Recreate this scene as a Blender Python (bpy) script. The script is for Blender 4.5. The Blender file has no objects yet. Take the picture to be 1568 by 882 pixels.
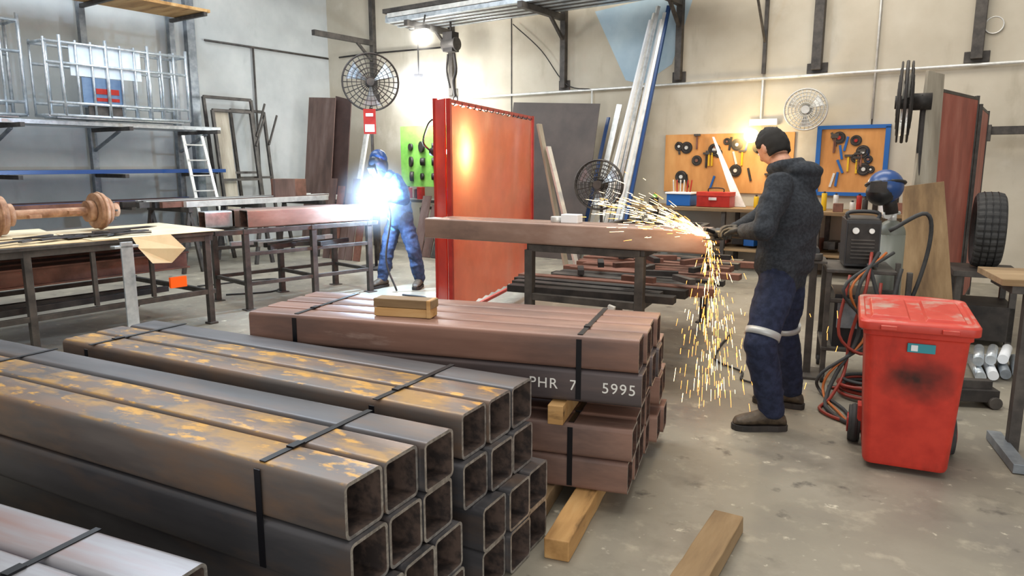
import bpy, bmesh, math, random
from mathutils import Vector, Matrix, noise
random.seed(7)
V=Vector
def lin(h):
    h=h.lstrip('#'); o=[]
    for i in (0,2,4):
        c=int(h[i:i+2],16)/255.0
        o.append(c/12.92 if c<=0.04045 else ((c+0.055)/1.055)**2.4)
    return (o[0],o[1],o[2],1)
# ------------------------------------------------------------ materials
def M(name,stops,rough=.6,metal=0,scale=4,detail=5,stretch=(1,1,1),bump=0,bscale=30,overlays=(),emit=0,rvar=0,spec=.5):
    m=bpy.data.materials.new(name); m.use_nodes=True
    nt=m.node_tree; N=nt.nodes; L=nt.links
    bs=N['Principled BSDF']
    if isinstance(stops,str): stops=[(0,stops)]
    tc=N.new('ShaderNodeTexCoord')
    def nz(sc,st,det=detail,off=0):
        mp=N.new('ShaderNodeMapping'); mp.inputs['Scale'].default_value=st; mp.inputs['Location'].default_value=(off,off*.7,off*1.3)
        L.new(tc.outputs['Object'],mp.inputs[0])
        n=N.new('ShaderNodeTexNoise'); n.inputs['Scale'].default_value=sc; n.inputs['Detail'].default_value=det
        n.inputs['Roughness'].default_value=.6
        L.new(mp.outputs[0],n.inputs['Vector']); return n
    col=None
    if len(stops)>1:
        n=nz(scale,stretch); r=N.new('ShaderNodeValToRGB')
        e=r.color_ramp.elements
        while len(e)<len(stops): e.new(.5)
        for i,(p,h) in enumerate(stops): e[i].position=p; e[i].color=lin(h)
        L.new(n.outputs[0],r.inputs[0]); col=r.outputs[0]
        if rvar:
            mr=N.new('ShaderNodeMapRange'); mr.inputs[1].default_value=.3; mr.inputs[2].default_value=.7
            mr.inputs[3].default_value=rough-rvar; mr.inputs[4].default_value=rough+rvar
            L.new(n.outputs[0],mr.inputs[0]); L.new(mr.outputs[0],bs.inputs['Roughness'])
    else:
        bs.inputs['Base Color'].default_value=lin(stops[0][1])
    k=3
    for (h,lo,hi,sc,st,top) in overlays:
        k+=5
        n=nz(sc,st,6,k); mr=N.new('ShaderNodeMapRange'); mr.inputs[1].default_value=lo; mr.inputs[2].default_value=hi
        L.new(n.outputs[0],mr.inputs[0]); fac=mr.outputs[0]
        if top:
            g=N.new('ShaderNodeNewGeometry'); sx=N.new('ShaderNodeSeparateXYZ'); L.new(g.outputs['Normal'],sx.inputs[0])
            m2=N.new('ShaderNodeMapRange'); m2.inputs[1].default_value=.75; m2.inputs[2].default_value=.95
            L.new(sx.outputs[2],m2.inputs[0])
            mu=N.new('ShaderNodeMath'); mu.operation='MULTIPLY'; L.new(fac,mu.inputs[0]); L.new(m2.outputs[0],mu.inputs[1]); fac=mu.outputs[0]
        mx=N.new('ShaderNodeMix'); mx.data_type='RGBA'
        L.new(fac,mx.inputs['Factor'])
        if col: L.new(col,mx.inputs[6])
        else: mx.inputs[6].default_value=lin(stops[0][1])
        mx.inputs[7].default_value=lin(h); col=mx.outputs[2]
    if col: L.new(col,bs.inputs['Base Color'])
    if not rvar: bs.inputs['Roughness'].default_value=rough
    bs.inputs['Metallic'].default_value=metal
    bs.inputs['Specular IOR Level'].default_value=spec
    if bump:
        n=nz(bscale,stretch,4,9); bp=N.new('ShaderNodeBump'); bp.inputs['Strength'].default_value=bump; bp.inputs['Distance'].default_value=.01
        L.new(n.outputs[0],bp.inputs['Height']); L.new(bp.outputs[0],bs.inputs['Normal'])
    if emit:
        bs.inputs['Emission Color'].default_value=lin(stops[0][1]); bs.inputs['Emission Strength'].default_value=emit
    return m
wall_m=M('wall_concrete',[(.3,'#b2a997'),(.5,'#beb6a5'),(.7,'#cac3b3')],.85,scale=.9,bump=.1,bscale=14,overlays=[('#a39a87',.58,.82,2.5,(1,1,.35),0),('#d6d0c3',.6,.85,1.2,(1,1,1),0)])
wall_l=M('wall_concrete_cool',[(.3,'#a9adad'),(.5,'#b8bcbb'),(.7,'#c7cac8')],.85,scale=.9,bump=.1,bscale=14,overlays=[('#9a9e9e',.6,.85,2.5,(1,1,.35),0)])
floor_m=M('floor_concrete',[(.3,'#77716a'),(.5,'#8b8577'),(.7,'#9b9486')],.48,scale=.9,detail=8,bump=.08,bscale=40,rvar=.14,overlays=[('#b3ab98',.56,.78,6,(1,1,1),0),('#5f5a50',.53,.76,1.7,(1,1,1),0),('#c9c2af',.64,.72,12,(1,1,1),0),('#4f4b45',.62,.72,5,(1,1,1),0)])
steel=M('mill_steel',[(.3,'#3f3f42'),(.5,'#525154'),(.7,'#676567')],.38,.45,scale=5,stretch=(.15,1,1),bump=.05,rvar=.08,overlays=[('#6e5d52',.50,.72,6,(.3,1,1),0)])
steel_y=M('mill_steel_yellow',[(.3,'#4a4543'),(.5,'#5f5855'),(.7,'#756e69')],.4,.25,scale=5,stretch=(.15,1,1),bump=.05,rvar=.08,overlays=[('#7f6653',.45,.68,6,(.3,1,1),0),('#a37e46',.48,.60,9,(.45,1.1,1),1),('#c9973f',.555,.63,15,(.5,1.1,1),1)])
steel_in=M('tube_inside',[(.4,'#332b29'),(.6,'#5b4b43')],.7,.1,scale=20)
steel_rim=M('tube_cut_edge',[(.4,'#8b8783'),(.6,'#b5b0aa')],.35,.6,scale=40)
red_st=M('red_oxide_steel',[(.3,'#79584b'),(.5,'#8f6b5c'),(.7,'#a58373')],.46,.15,scale=4,stretch=(.15,1,1),bump=.08,rvar=.08,overlays=[('#5e4c47',.48,.72,3,(.3,1,1),0),('#b09587',.62,.75,8,(.2,1,1),0)])
red_dk=M('red_dark_steel',[(.3,'#403a3b'),(.5,'#585051'),(.7,'#766561')],.4,.3,scale=4,stretch=(.15,1,1))
red_in=M('red_tube_inside',[(.4,'#38261f'),(.6,'#5d4034')],.7,.1,scale=20)
grey_red=M('bluish_steel',[(.3,'#96736a'),(.5,'#97959a'),(.7,'#b4b8be')],.35,.4,scale=4,stretch=(.15,1.5,1),rvar=.08)
strap_m=M('strap','#15151a',.35,.3)
wood=M('timber',[(.3,'#91693a'),(.5,'#bb9059'),(.7,'#d0ab76')],.7,scale=6,stretch=(.15,1,1),bump=.25,bscale=30,overlays=[('#5c4426',.6,.7,9,(.2,1,1),0)])
wood_old=M('timber_old',[(.3,'#644d36'),(.5,'#89704f'),(.7,'#a38a68')],.8,scale=6,stretch=(.15,1,1),bump=.3)
wood_plank=M('timber_plank_worn',[(.3,'#66503a'),(.5,'#8f7453'),(.7,'#a98d69')],.8,scale=7,stretch=(1,1,.15),bump=.3)
wood_grey=M('timber_grey',[(.3,'#8a8172'),(.5,'#a59c8b'),(.7,'#bdb6a6')],.8,scale=6,stretch=(1,1,.15),bump=.3)
ply=M('plywood',[(.3,'#b0763d'),(.5,'#c98e50'),(.7,'#d8a264')],.65,scale=3,stretch=(1,1,.3))
dsteel=M('dark_frame_steel',[(.35,'#3a3735'),(.65,'#57524d')],.55,.3,scale=8,bump=.1)
bsteel=M('rack_steel_grey',[(.35,'#6f767d'),(.65,'#939aa0')],.45,.4,scale=8)
dark=M('blackened',[(.35,'#201e1d'),(.65,'#3a3532')],.6,.2,scale=8)
brown=M('rusty_brown',[(.3,'#573c30'),(.6,'#83594a')],.65,.2,scale=5,bump=.1)
platebr=M('rusty_plate',[(.3,'#4f403b'),(.5,'#6f5850'),(.7,'#84706a')],.5,.2,scale=2,stretch=(2,2,.4))
beam_br=M('beam_primer',[(.3,'#786055'),(.5,'#917567'),(.7,'#aa9386')],.42,.2,scale=4,stretch=(.4,1,1),overlays=[('#5e4c46',.54,.75,3,(.5,1,1),0)])
galv=M('galvanised',[(.3,'#a9b3bb'),(.6,'#d2d9de')],.32,.6,scale=12)
alu=M('pale_steel',[(.3,'#c3c3bf'),(.6,'#e6e6e1')],.35,.35,scale=8)
white=M('white_panel','#e8ecf0',.5)
palebl=M('pale_blue_sheet',[(.3,'#c4d2de'),(.6,'#dbe5ec')],.6,scale=3)
muteblue=M('muted_blue_sheet',[(.3,'#4d6788'),(.6,'#6a83a0')],.6,scale=4)
redsc=M('red_welding_vinyl',[(.3,'#ac1c0f'),(.5,'#bf2a1a'),(.7,'#cc3c26')],.2,0,scale=3,bump=.3,bscale=4)
nt=redsc.node_tree; N=nt.nodes; L=nt.links; bs=N['Principled BSDF']; tr=N.new('ShaderNodeBsdfTranslucent'); tr.inputs[0].default_value=(1,.42,.17,1)
ms=N.new('ShaderNodeMixShader'); ms.inputs[0].default_value=.10; L.new(bs.outputs[0],ms.inputs[1]); L.new(tr.outputs[0],ms.inputs[2]); L.new(ms.outputs[0],N['Material Output'].inputs[0])
redfr=M('red_frame',[(.3,'#931b15'),(.6,'#ad2a20')],.4,.1,scale=8)
redold=M('red_old_vinyl',[(.3,'#8a3c2f'),(.5,'#a14b3b'),(.7,'#b76a5a')],.5,scale=4,stretch=(1,1,.4))
binred=M('bin_red',[(.3,'#b72c21'),(.6,'#cc3a2b')],.45,0,scale=9,bump=.05)
binlid=M('bin_lid_red',[(.3,'#b93022'),(.6,'#cb4536')],.38,0,scale=5,overlays=[('#b89a8c',.48,.64,6,(1,1,1),1)])
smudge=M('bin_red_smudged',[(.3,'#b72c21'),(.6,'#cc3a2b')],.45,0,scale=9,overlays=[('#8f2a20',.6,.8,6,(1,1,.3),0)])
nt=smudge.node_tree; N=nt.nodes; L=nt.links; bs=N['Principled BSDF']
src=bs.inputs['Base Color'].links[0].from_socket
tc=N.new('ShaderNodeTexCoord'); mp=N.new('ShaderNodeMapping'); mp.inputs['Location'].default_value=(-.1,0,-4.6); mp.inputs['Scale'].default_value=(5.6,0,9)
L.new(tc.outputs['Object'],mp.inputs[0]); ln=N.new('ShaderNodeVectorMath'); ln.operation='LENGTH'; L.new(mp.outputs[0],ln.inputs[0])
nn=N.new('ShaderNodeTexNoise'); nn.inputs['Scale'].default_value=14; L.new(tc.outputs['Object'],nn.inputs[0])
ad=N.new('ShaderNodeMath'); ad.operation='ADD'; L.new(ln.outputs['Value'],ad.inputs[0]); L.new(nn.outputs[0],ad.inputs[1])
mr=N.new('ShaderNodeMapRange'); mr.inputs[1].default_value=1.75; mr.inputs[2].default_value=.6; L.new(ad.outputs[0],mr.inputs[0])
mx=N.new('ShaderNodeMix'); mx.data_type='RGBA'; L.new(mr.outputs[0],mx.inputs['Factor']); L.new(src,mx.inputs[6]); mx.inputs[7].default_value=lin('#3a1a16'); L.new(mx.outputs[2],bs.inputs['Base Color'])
rubber=M('rubber',[(.3,'#262627'),(.6,'#3b3b3b')],.7,scale=10)
plastic_k=M('black_plastic','#1c1d20',.4)
teal=M('teal_label','#2c8f9c',.5)
blue=M('blue_paint','#1f5fa8',.4)
bluehel=M('blue_helmet','#24477f',.3)
green=M('green_board',[(.3,'#5ea33f'),(.6,'#8ac75a')],.6,scale=3)
orange=M('orange_lens','#f05a10',.3,emit=.3)
yellow=M('yellow_tool','#d8b020',.45)
cream=M('tank_grey','#6f7268',.4)
card=M('cardboard',[(.3,'#c4aa80'),(.6,'#dac49b')],.8,scale=3)
card2=M('cardboard_pale',[(.3,'#cfbe99'),(.6,'#e2d6b8')],.8,scale=3)
rust=M('rusty_axle',[(.3,'#7b563f'),(.5,'#a47d60'),(.7,'#c4a286')],.7,.1,scale=8,bump=.3)
skin=M('skin',[(.4,'#b98468'),(.6,'#c69278')],.55,scale=30)
hair=M('hair','#17130f',.8)
hoodie=M('hoodie_fabric',[(.4,'#2b2e33'),(.6,'#383c42')],.9,scale=60,bump=.15,bscale=250,spec=.25)
trous=M('navy_trousers',[(.4,'#20263a'),(.6,'#2c334b')],.85,scale=25,bump=.15,bscale=250,spec=.3)
jacket=M('blue_jacket',[(.4,'#264c80'),(.6,'#356298')],.8,scale=25,bump=.15,bscale=200)
jeans=M('work_jeans',[(.4,'#24324e'),(.6,'#324466')],.85,scale=25,bump=.15,bscale=200)
boot=M('boot_leather',[(.4,'#3a3026'),(.6,'#544839')],.6,scale=20,bump=.2)
glove=M('glove_leather',[(.4,'#35312c'),(.6,'#4e483f')],.75,scale=30)
glove2=M('glove_tan',[(.4,'#6a6a70'),(.6,'#8b8a8c')],.75,scale=30)
reflec=M('reflective_tape','#b4b6b4',.4,.2)
helmet_m=M('weld_helmet','#222a38',.3)
hose_r=M('hose_red','#8a2f22',.5)
hose_o=M('hose_orange','#b5642d',.5)
bluew=M('blue_wall_paint',[(.3,'#9fb7c7'),(.6,'#b3c8d4')],.8,scale=2)
textw=M('stencil_white','#e8e6e0',.6)
lampE=M('lamp_glow','#fffdf5',.5,emit=45)
lampW=M('lamp_glow_warm','#ffdf9a',.5,emit=22)
arcE=M('arc_glow','#e8f2ff',.5,emit=90)
spk1=M('spark_hot','#ffdca0',.5,emit=8)
spk2=M('spark_orange','#ffa24c',.5,emit=5)
def glow_volume(name,col,dens,em,pw_=3):  # self-lit volume: painted glow fading outward, hardly any scattering
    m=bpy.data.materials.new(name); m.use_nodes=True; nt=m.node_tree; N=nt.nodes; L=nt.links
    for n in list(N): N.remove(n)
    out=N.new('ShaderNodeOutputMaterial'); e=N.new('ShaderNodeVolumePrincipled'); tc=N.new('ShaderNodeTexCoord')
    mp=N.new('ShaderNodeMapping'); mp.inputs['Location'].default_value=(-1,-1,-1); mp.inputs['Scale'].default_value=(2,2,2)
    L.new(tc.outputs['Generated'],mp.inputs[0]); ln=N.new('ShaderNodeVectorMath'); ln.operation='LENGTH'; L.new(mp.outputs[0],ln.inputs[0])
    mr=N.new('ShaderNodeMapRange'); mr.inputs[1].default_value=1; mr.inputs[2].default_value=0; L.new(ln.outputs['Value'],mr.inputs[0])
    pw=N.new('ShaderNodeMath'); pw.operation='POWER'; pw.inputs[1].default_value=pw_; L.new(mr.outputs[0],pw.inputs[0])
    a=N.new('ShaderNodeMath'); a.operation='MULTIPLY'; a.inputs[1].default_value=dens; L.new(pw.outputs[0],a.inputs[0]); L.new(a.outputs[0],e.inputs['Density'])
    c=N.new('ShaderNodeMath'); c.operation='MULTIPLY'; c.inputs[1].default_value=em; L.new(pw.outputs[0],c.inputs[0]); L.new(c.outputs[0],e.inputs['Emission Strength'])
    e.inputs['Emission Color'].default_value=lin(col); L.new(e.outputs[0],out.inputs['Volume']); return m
# ------------------------------------------------------------ mesh builder
def fr(x,y,deg=0,z=0): return Matrix.Translation((x,y,z))@Matrix.Rotation(math.radians(deg),4,'Z')
RA=-34.8
ROOM=fr(-4.03,16.4,RA)
def W(u,v,z=0): return ROOM@V((u,-v,z))
class B:
    def __init__(s,name,frame=None):
        s.name=name; s.bm=bmesh.new(); s.mats=[]; s.fr=frame or Matrix.Identity(4)
    def mi(s,m):
        if m not in s.mats: s.mats.append(m)
        return s.mats.index(m)
    def add(s,vs,fs,m,smooth=False,flat=()):
        k=s.mi(m); bv=[s.bm.verts.new(v) for v in vs]
        for i,f in enumerate(fs):
            try: F=s.bm.faces.new([bv[j] for j in f])
            except ValueError: continue
            F.material_index=k; F.smooth=smooth and len(f)<=4
        return bv
    def box(s,c,d,m,rz=0,R=None):
        R=R or Matrix.Rotation(math.radians(rz),3,'Z'); c=V(c); h=V(d)/2
        vs=[c+R@V((x*h.x,y*h.y,z*h.z)) for x in(-1,1) for y in(-1,1) for z in(-1,1)]
        s.add(vs,[(0,1,3,2),(4,6,7,5),(0,4,5,1),(2,3,7,6),(0,2,6,4),(1,5,7,3)],m)
    def beam(s,p,q,w,h,m,up=(0,0,1)):
        p=V(p);q=V(q);x=(q-p); Ln=x.length; x.normalize(); u=V(up)
        if abs(x.dot(u))>.98: u=V((0,1,0))
        y=u.cross(x).normalized(); z=x.cross(y)
        R=Matrix((x,y,z)).transposed(); s.box((p+q)/2,(Ln,w,h),m,R=R)
    def loft(s,rings,m,cap=True,smooth=True,closed=True):
        n=len(rings[0]); vs=[v for r in rings for v in r]; fs=[]
        for i in range(len(rings)-1):
            for j in range(n if closed else n-1):
                a=i*n+j;b=i*n+(j+1)%n; fs.append((a,b,b+n,a+n))
        if cap: fs.append(tuple(range(n))[::-1]); fs.append(tuple((len(rings)-1)*n+j for j in range(n)))
        s.add(vs,fs,m,smooth)
    def basis(s,ax):
        ax=V(ax).normalized(); u=V((0,0,1)) if abs(ax.z)<.9 else V((1,0,0))
        a=u.cross(ax).normalized(); return a,ax.cross(a)
    def cyl(s,p,q,r,m,r2=None,n=16,smooth=True,cap=True):
        p=V(p);q=V(q);a,b=s.basis(q-p); r2=r if r2 is None else r2
        s.loft([[c+(a*math.cos(t*2*math.pi/n)+b*math.sin(t*2*math.pi/n))*rr for t in range(n)] for c,rr in((p,r),(q,r2))],m,cap,smooth)
    def ell(s,c,r,m,R=None,n=16):
        c=V(c); r=V(r) if not isinstance(r,(int,float)) else V((r,r,r)); R=R or Matrix.Identity(3)
        rings=[]
        k=n//2
        for i in range(1,k):
            ph=math.pi*i/k
            rings.append([c+R@V((r.x*math.sin(ph)*math.cos(t*2*math.pi/n),r.y*math.sin(ph)*math.sin(t*2*math.pi/n),-r.z*math.cos(ph))) for t in range(n)])
        vs=[v for q in rings for v in q]+[c+R@V((0,0,-r.z)),c+R@V((0,0,r.z))]; fs=[]
        for i in range(len(rings)-1):
            for j in range(n):
                a=i*n+j;b=i*n+(j+1)%n; fs.append((a,b,b+n,a+n))
        A=len(vs)-2
        for j in range(n):
            fs.append((A,(j+1)%n,j)); o=(len(rings)-1)*n; fs.append((A+1,o+j,o+(j+1)%n))
        s.add(vs,fs,m,True)
    def tor(s,c,ax,R,r,m,n=36,k=6,sq=1):
        c=V(c);a,b=s.basis(ax);x=V(ax).normalized(); vs=[];fs=[]
        for i in range(n):
            t=2*math.pi*i/n; d=a*math.cos(t)+b*math.sin(t)
            for j in range(k):
                u=2*math.pi*j/k; vs.append(c+d*(R+r*math.cos(u))+x*r*sq*math.sin(u))
        for i in range(n):
            for j in range(k):
                fs.append((i*k+j,((i+1)%n)*k+j,((i+1)%n)*k+(j+1)%k,i*k+(j+1)%k))
        s.add(vs,fs,m,True)
    def path(s,pts,r,m,n=8,sm=6):
        P=[V(p) for p in pts]
        if sm>1 and len(P)>2:
            Q=[]; E=[2*P[0]-P[1]]+P+[2*P[-1]-P[-2]]
            for i in range(1,len(E)-2):
                for k in range(sm):
                    t=k/sm; a,b,c,d=E[i-1:i+3]
                    Q.append(.5*((2*b)+(c-a)*t+(2*a-5*b+4*c-d)*t*t+(3*b-a-3*c+d)*t**3))
            Q.append(P[-1]); P=Q
        rings=[]; ref=None
        for i,p in enumerate(P):
            t=(P[min(i+1,len(P)-1)]-P[max(i-1,0)]).normalized()
            if ref is None: ref,_=s.basis(t)
            a=(ref-t*ref.dot(t)).normalized(); ref=a; b=t.cross(a)
            rr=r if not callable(r) else r(i/(len(P)-1))
            rings.append([p+(a*math.cos(k*2*math.pi/n)+b*math.sin(k*2*math.pi/n))*rr for k in range(n)])
        s.loft(rings,m)
    def slab(s,pts,th,m):
        P=[V(p) for p in pts]; nrm=(P[1]-P[0]).cross(P[2]-P[0]).normalized()*th; n=len(P)
        fs=[tuple(range(n))[::-1],tuple(range(n,2*n))]+[(i,(i+1)%n,(i+1)%n+n,i+n) for i in range(n)]
        s.add(P+[p+nrm for p in P],fs,m)
    def sqtube(s,x0,x1,y,z,w,h,t,r,mo,mi_,mr):
        def prof(x,w,h,r,o):
            pts=[]
            for cx,cy,a0 in((w/2-r,h/2-r,0),(-w/2+r,h/2-r,90),(-w/2+r,-h/2+r,180),(w/2-r,-h/2+r,270)):
                for k in range(6):
                    a=math.radians(a0+18*k); pts.append(V((x,y+o+cx+r*math.cos(a),z+cy+r*math.sin(a))))
            return pts
        cy0=y+w/2; cz0=z+h/2; y=cy0; z=cz0
        O0=prof(x0,w,h,r,0);O1=prof(x1,w,h,r,0);ri=max(r-t,.004)
        I0=prof(x0,w-2*t,h-2*t,ri,0);I1=prof(x1,w-2*t,h-2*t,ri,0)
        s.loft([O0,O1],mo,False); s.loft([I1,I0],mi_,False)
        s.loft([O1,I1],mr,False,False); s.loft([I0,O0],mr,False,False)
    def finish(s,bevel=0,parent=None,seg=2,fixn=True):
        if fixn: bmesh.ops.recalc_face_normals(s.bm,faces=s.bm.faces)
        vs=s.bm.verts
        lo=V([min(v.co[i] for v in vs) for i in range(3)]);hi=V([max(v.co[i] for v in vs) for i in range(3)])
        c=V(((lo.x+hi.x)/2,(lo.y+hi.y)/2,lo.z))
        bmesh.ops.translate(s.bm,verts=list(vs),vec=-c)
        me=bpy.data.meshes.new(s.name); s.bm.to_mesh(me); s.bm.free()
        for m in s.mats: me.materials.append(m)
        o=bpy.data.objects.new(s.name,me); bpy.context.scene.collection.objects.link(o)
        if bevel:
            b=o.modifiers.new('bevel','BEVEL'); b.width=bevel; b.segments=seg; b.limit_method='ANGLE'
        if parent is not None:
            o.parent=parent; o.matrix_parent_inverse=parent.matrix_basis.inverted()
        o.matrix_basis=s.fr@Matrix.Translation(c)
        return o
def empty(name,loc):
    e=bpy.data.objects.new(name,None); bpy.context.scene.collection.objects.link(e); e.location=loc; e.empty_display_size=.1; return e
# ------------------------------------------------------------ room
b=B('floor',ROOM); b.box((12,-12,-.05),(25,25,.1),floor_m); b.finish()
b=B('wall_back',ROOM); b.box((12.1,.1,3.5),(24.6,.2,7),wall_m); b.finish()
b=B('wall_left',ROOM); b.box((-.1,-12,3.5),(.2,24,7),wall_l); b.finish()
b=B('trim_1',ROOM)
for u in (4.9,10.95,17): b.box((u,-.003,3.5),(.018,.012,7),dark)
b.finish()
b=B('trim_2',ROOM)
b.box((.06,-3.3,3.5),(.12,.16,7),bsteel); b.finish(.004)
b=B('electrical_conduit',ROOM)
b.path([(.05,-3.0,3.8),(.05,-.05,3.8)],.02,dsteel,sm=1)
b.path([(.05,-1.96,3.8),(.05,-1.96,.9)],.02,dsteel,sm=1)
b.path([(.4,-.05,3.8),(1.4,-.05,3.8),(3.6,-.05,3.75)],.018,dark); b.finish()
b=B('electrical_conduit',ROOM)
b.path([(3.6,-.05,2.78),(12,-.05,2.78),(18,-.05,2.78)],.022,alu,sm=1)
b.path([(6.6,-.05,2.78),(6.6,-.05,1.2)],.018,alu,sm=1)
b.path([(9.45,-.05,2.78),(9.45,-.05,2.15)],.018,alu,sm=1)
b.path([(10.95,-.05,5),(10.95,-.05,2.15)],.014,alu,sm=1)
b.box((9.5,-.06,2.15),(.4,.08,.09),white)
b.path([(5.0,-.1,4.0),(5.6,-.1,3.5),(6.1,-.08,2.9),(6.6,-.06,2.78)],.01,dark)
b.finish()
b=B('blue_wall_mural',ROOM)
b.slab([(6.6,-.004,4.05),(8.35,-.004,4.2),(8.0,-.004,3.1),(7.5,-.004,2.82),(7.2,-.004,2.9)],.003,bluew); b.finish()
def bracket(u,arm,z0=2.84,z=4.0):
    b=B('wall_bracket',ROOM)
    b.box((u,-.05,(z0+5.2)/2),(.1,.1,5.2-z0),dsteel); b.box((u,-.01,z0+.05),(.22,.02,.16),dsteel)
    b.box((u,-.01-arm/2,z),(.09,arm,.1),dsteel)
    b.beam((u,-.1,z-.35),(u,-.5,z-.03),.05,.05,dsteel,up=(1,0,0))
    b.finish(.004)
for u,a in ((1.43,1.6),(3.53,1.3),(6.03,1.4),(8.13,1.3)): bracket(u,a)
for u,a in ((10.19,.0),(12.1,.0)):
    b=B('wall_bracket',ROOM); b.box((u,-.06,4.1),(.13,.12,2.5),dsteel); b.box((u,-.01,2.88),(.28,.02,.14),dsteel); b.finish(.005)
b=B('wall_bracket',ROOM); b.box((9.45,-.04,3.5),(.05,.05,1.3),dsteel); b.beam((9.45,-.06,3.9),(9.45,-.9,4.25),.04,.05,dsteel,up=(1,0,0)); b.beam((9.45,-.06,3.3),(9.45,-.8,4.15),.03,.03,dsteel,up=(1,0,0)); b.finish()
b=B('overhead_steel_stock',ROOM)
for i in range(9):
    for k in range(3):
        x0=2.95+random.uniform(-.1,.1); x1=9.1+random.uniform(-.6,.3)
        m=[galv,alu,dsteel,galv][(i*2+k)%4]
        b.box(((x0+x1)/2,-.35-i*.11,4.09+k*.085),(x1-x0,.095,.075),m)
b.box((7.6,-.9,4.36),(.7,.3,.03),green); b.finish(.004)
b=B('hanging_hoist',ROOM)
b.cyl((4.05,-.7,4.05),(4.05,-.7,3.9),.02,dark); b.box((4.05,-.7,3.7),(.22,.2,.34),dark); b.cyl((3.9,-.7,3.66),(4.2,-.7,3.66),.12,dsteel,n=20)
b.path([(4.12,-.7,3.5),(4.16,-.7,3.2),(4.1,-.7,3.0),(4.14,-.7,2.75)],.03,dark); b.path([(3.98,-.7,3.5),(3.95,-.7,3.2),(4.02,-.7,2.9)],.02,dark); b.tor((4.14,-.7,2.7),(0,1,0),.05,.014,dark,n=18); b.finish(.01)
# ------------------------------------------------------------ lamps
def lamp_light(name,loc,col,power,sz=.12):
    l=bpy.data.lights.new(name,'POINT'); l.energy=power; l.color=col; l.shadow_soft_size=sz
    o=bpy.data.objects.new(name,l); o.location=loc; bpy.context.scene.collection.objects.link(o)
e=B('floodlight',ROOM); c=V((3.35,-.80,2.88))
e.ell(c,.2,lampE,n=24); e.cyl(c+V((0,0,.17)),c+V((0,0,.30)),.09,dark); e.cyl(c+V((0,0,.28)),c+V((0,0,1.2)),.012,dark); fl=e.finish()
lamp_light('floodlight_light',W(3.35,.95,2.6),(.94,.97,1),120,.2)
h=B('lamp_glare',ROOM); h.ell(c,.72,glow_volume('lamp_glare','#f2f6ff',.02,16.0),n=32); h.finish(parent=fl)  # painted glare: self-lit ball added around the floodlight
e=B('work_lamp',ROOM); c=V((3.98,-1.38,3.72)); e.ell(c,.1,lampE,n=20); e.box(c+V((0,0,.14)),(.26,.12,.06),dark); e.cyl(c+V((0,0,.1)),c+V((0,.08,.36)),.015,dark); wl=e.finish()
lamp_light('work_lamp_light',W(3.98,1.5,3.5),(1,1,1),35)
h=B('lamp_glare',ROOM); h.ell(c,.34,glow_volume('lamp_glare2','#fffaf0',.02,24.0),n=32); h.finish(parent=wl)  # painted glare: self-lit ball added around the work lamp
e=B('bulkhead_lamp',ROOM); c=V((9.40,-.32,1.95)); e.ell(c,.1,lampW,n=20); e.cyl(c+V((0,.08,0)),c+V((0,.26,.02)),.025,dark); e.cyl(c+V((0,.05,0)),c+V((0,.12,0)),.1,alu,r2=.05); bl=e.finish()
lamp_light('bulkhead_lamp_light',W(9.40,.5,1.95),(1,.8,.5),28)
h=B('lamp_glare',ROOM); h.ell(c+V((0,-.05,0)),.36,glow_volume('lamp_glare3','#ffd080',.02,26.0),n=32); h.finish(parent=bl)  # warm painted glare, a self-lit ball added around the bulkhead lamp
# ------------------------------------------------------------ steel tube bundles
def bundle(name,fx,rows,s,length,straps,h=None,mats=None,gap=.004,rad=.022):
    h=h or s; b=B(name,fx)
    for ri,(z,n,yo,xo) in enumerate(rows):
        for c in range(n):
            m=mats(ri,c); e=xo+random.uniform(-.012,.012)+c*.006
            b.sqtube(-length+random.uniform(-.02,.02),e,yo+c*(s+gap),z,s,h,.011,rad,m[0],m[1],steel_rim)
    for (x,r0,r1) in straps:
        zt=rows[r0][0]+h; zb=rows[r1][0]; n=rows[r0][1]; y0=min(rows[k][2] for k in range(r0,r1+1)); w=n*(s+gap)-gap+rows[r0][2]-y0
        b.box((x,y0+w/2+.01,zt+.002),(.024,w-.02,.003),strap_m); b.box((x,y0-.002,(zt+zb)/2),(.024,.003,zt-zb-.03),strap_m)
        b.box((x,y0+w+.003,(zt+zb)/2),(.024,.003,zt-zb-.03),strap_m); b.box((x,y0+w*.3,zt+.005),(.03,.05,.006),strap_m)
    return b.finish(fixn=False)
bundle('steel_tube_bundle',fr(-.453,1.84,-27.5),[(.51,3,0,0),(.338,3,-.005,0),(.166,3,.03,.03),(-.0,3,.03,.03)],.17,2.75,[(-.33,0,1),(-2.2,0,1)],mats=lambda r,c:((steel_y if (r==0 and c<2) else steel),steel_in))
bundle('steel_tube_bundle',fr(-.165,2.37,-28.0),[(.52,3,0,0),(.348,3,-.03,.02),(.176,3,.02,.06),(.004,3,.02,.06)],.17,2.34,[(-.38,0,1),(-2.1,0,1)],mats=lambda r,c:((steel_y if r==0 and c<2 else steel),steel_in))
RF=fr(.553,3.0,-17.8)
mr_=lambda r,c:((red_st if r in(0,2,3) else red_dk),red_in)
rb=bundle('red_oxide_tube_bundle',RF,[(.648,4,0,0),(.494,4,0,0),(.245,4,-.02,-.03),(.09,4,-.02,-.03)],.152,2.0,[(-.27,0,1),(-1.73,0,1),(-.3,2,3),(-1.7,2,3)],mats=mr_,rad=.02,gap=.01)
bundle('red_oxide_tube_bundle',RF,[(.50,1,.66,.03),(.30,2,.64,.02),(.09,2,.64,.02)],.152,1.9,[],mats=lambda r,c:(red_st,red_in),rad=.02)
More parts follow.
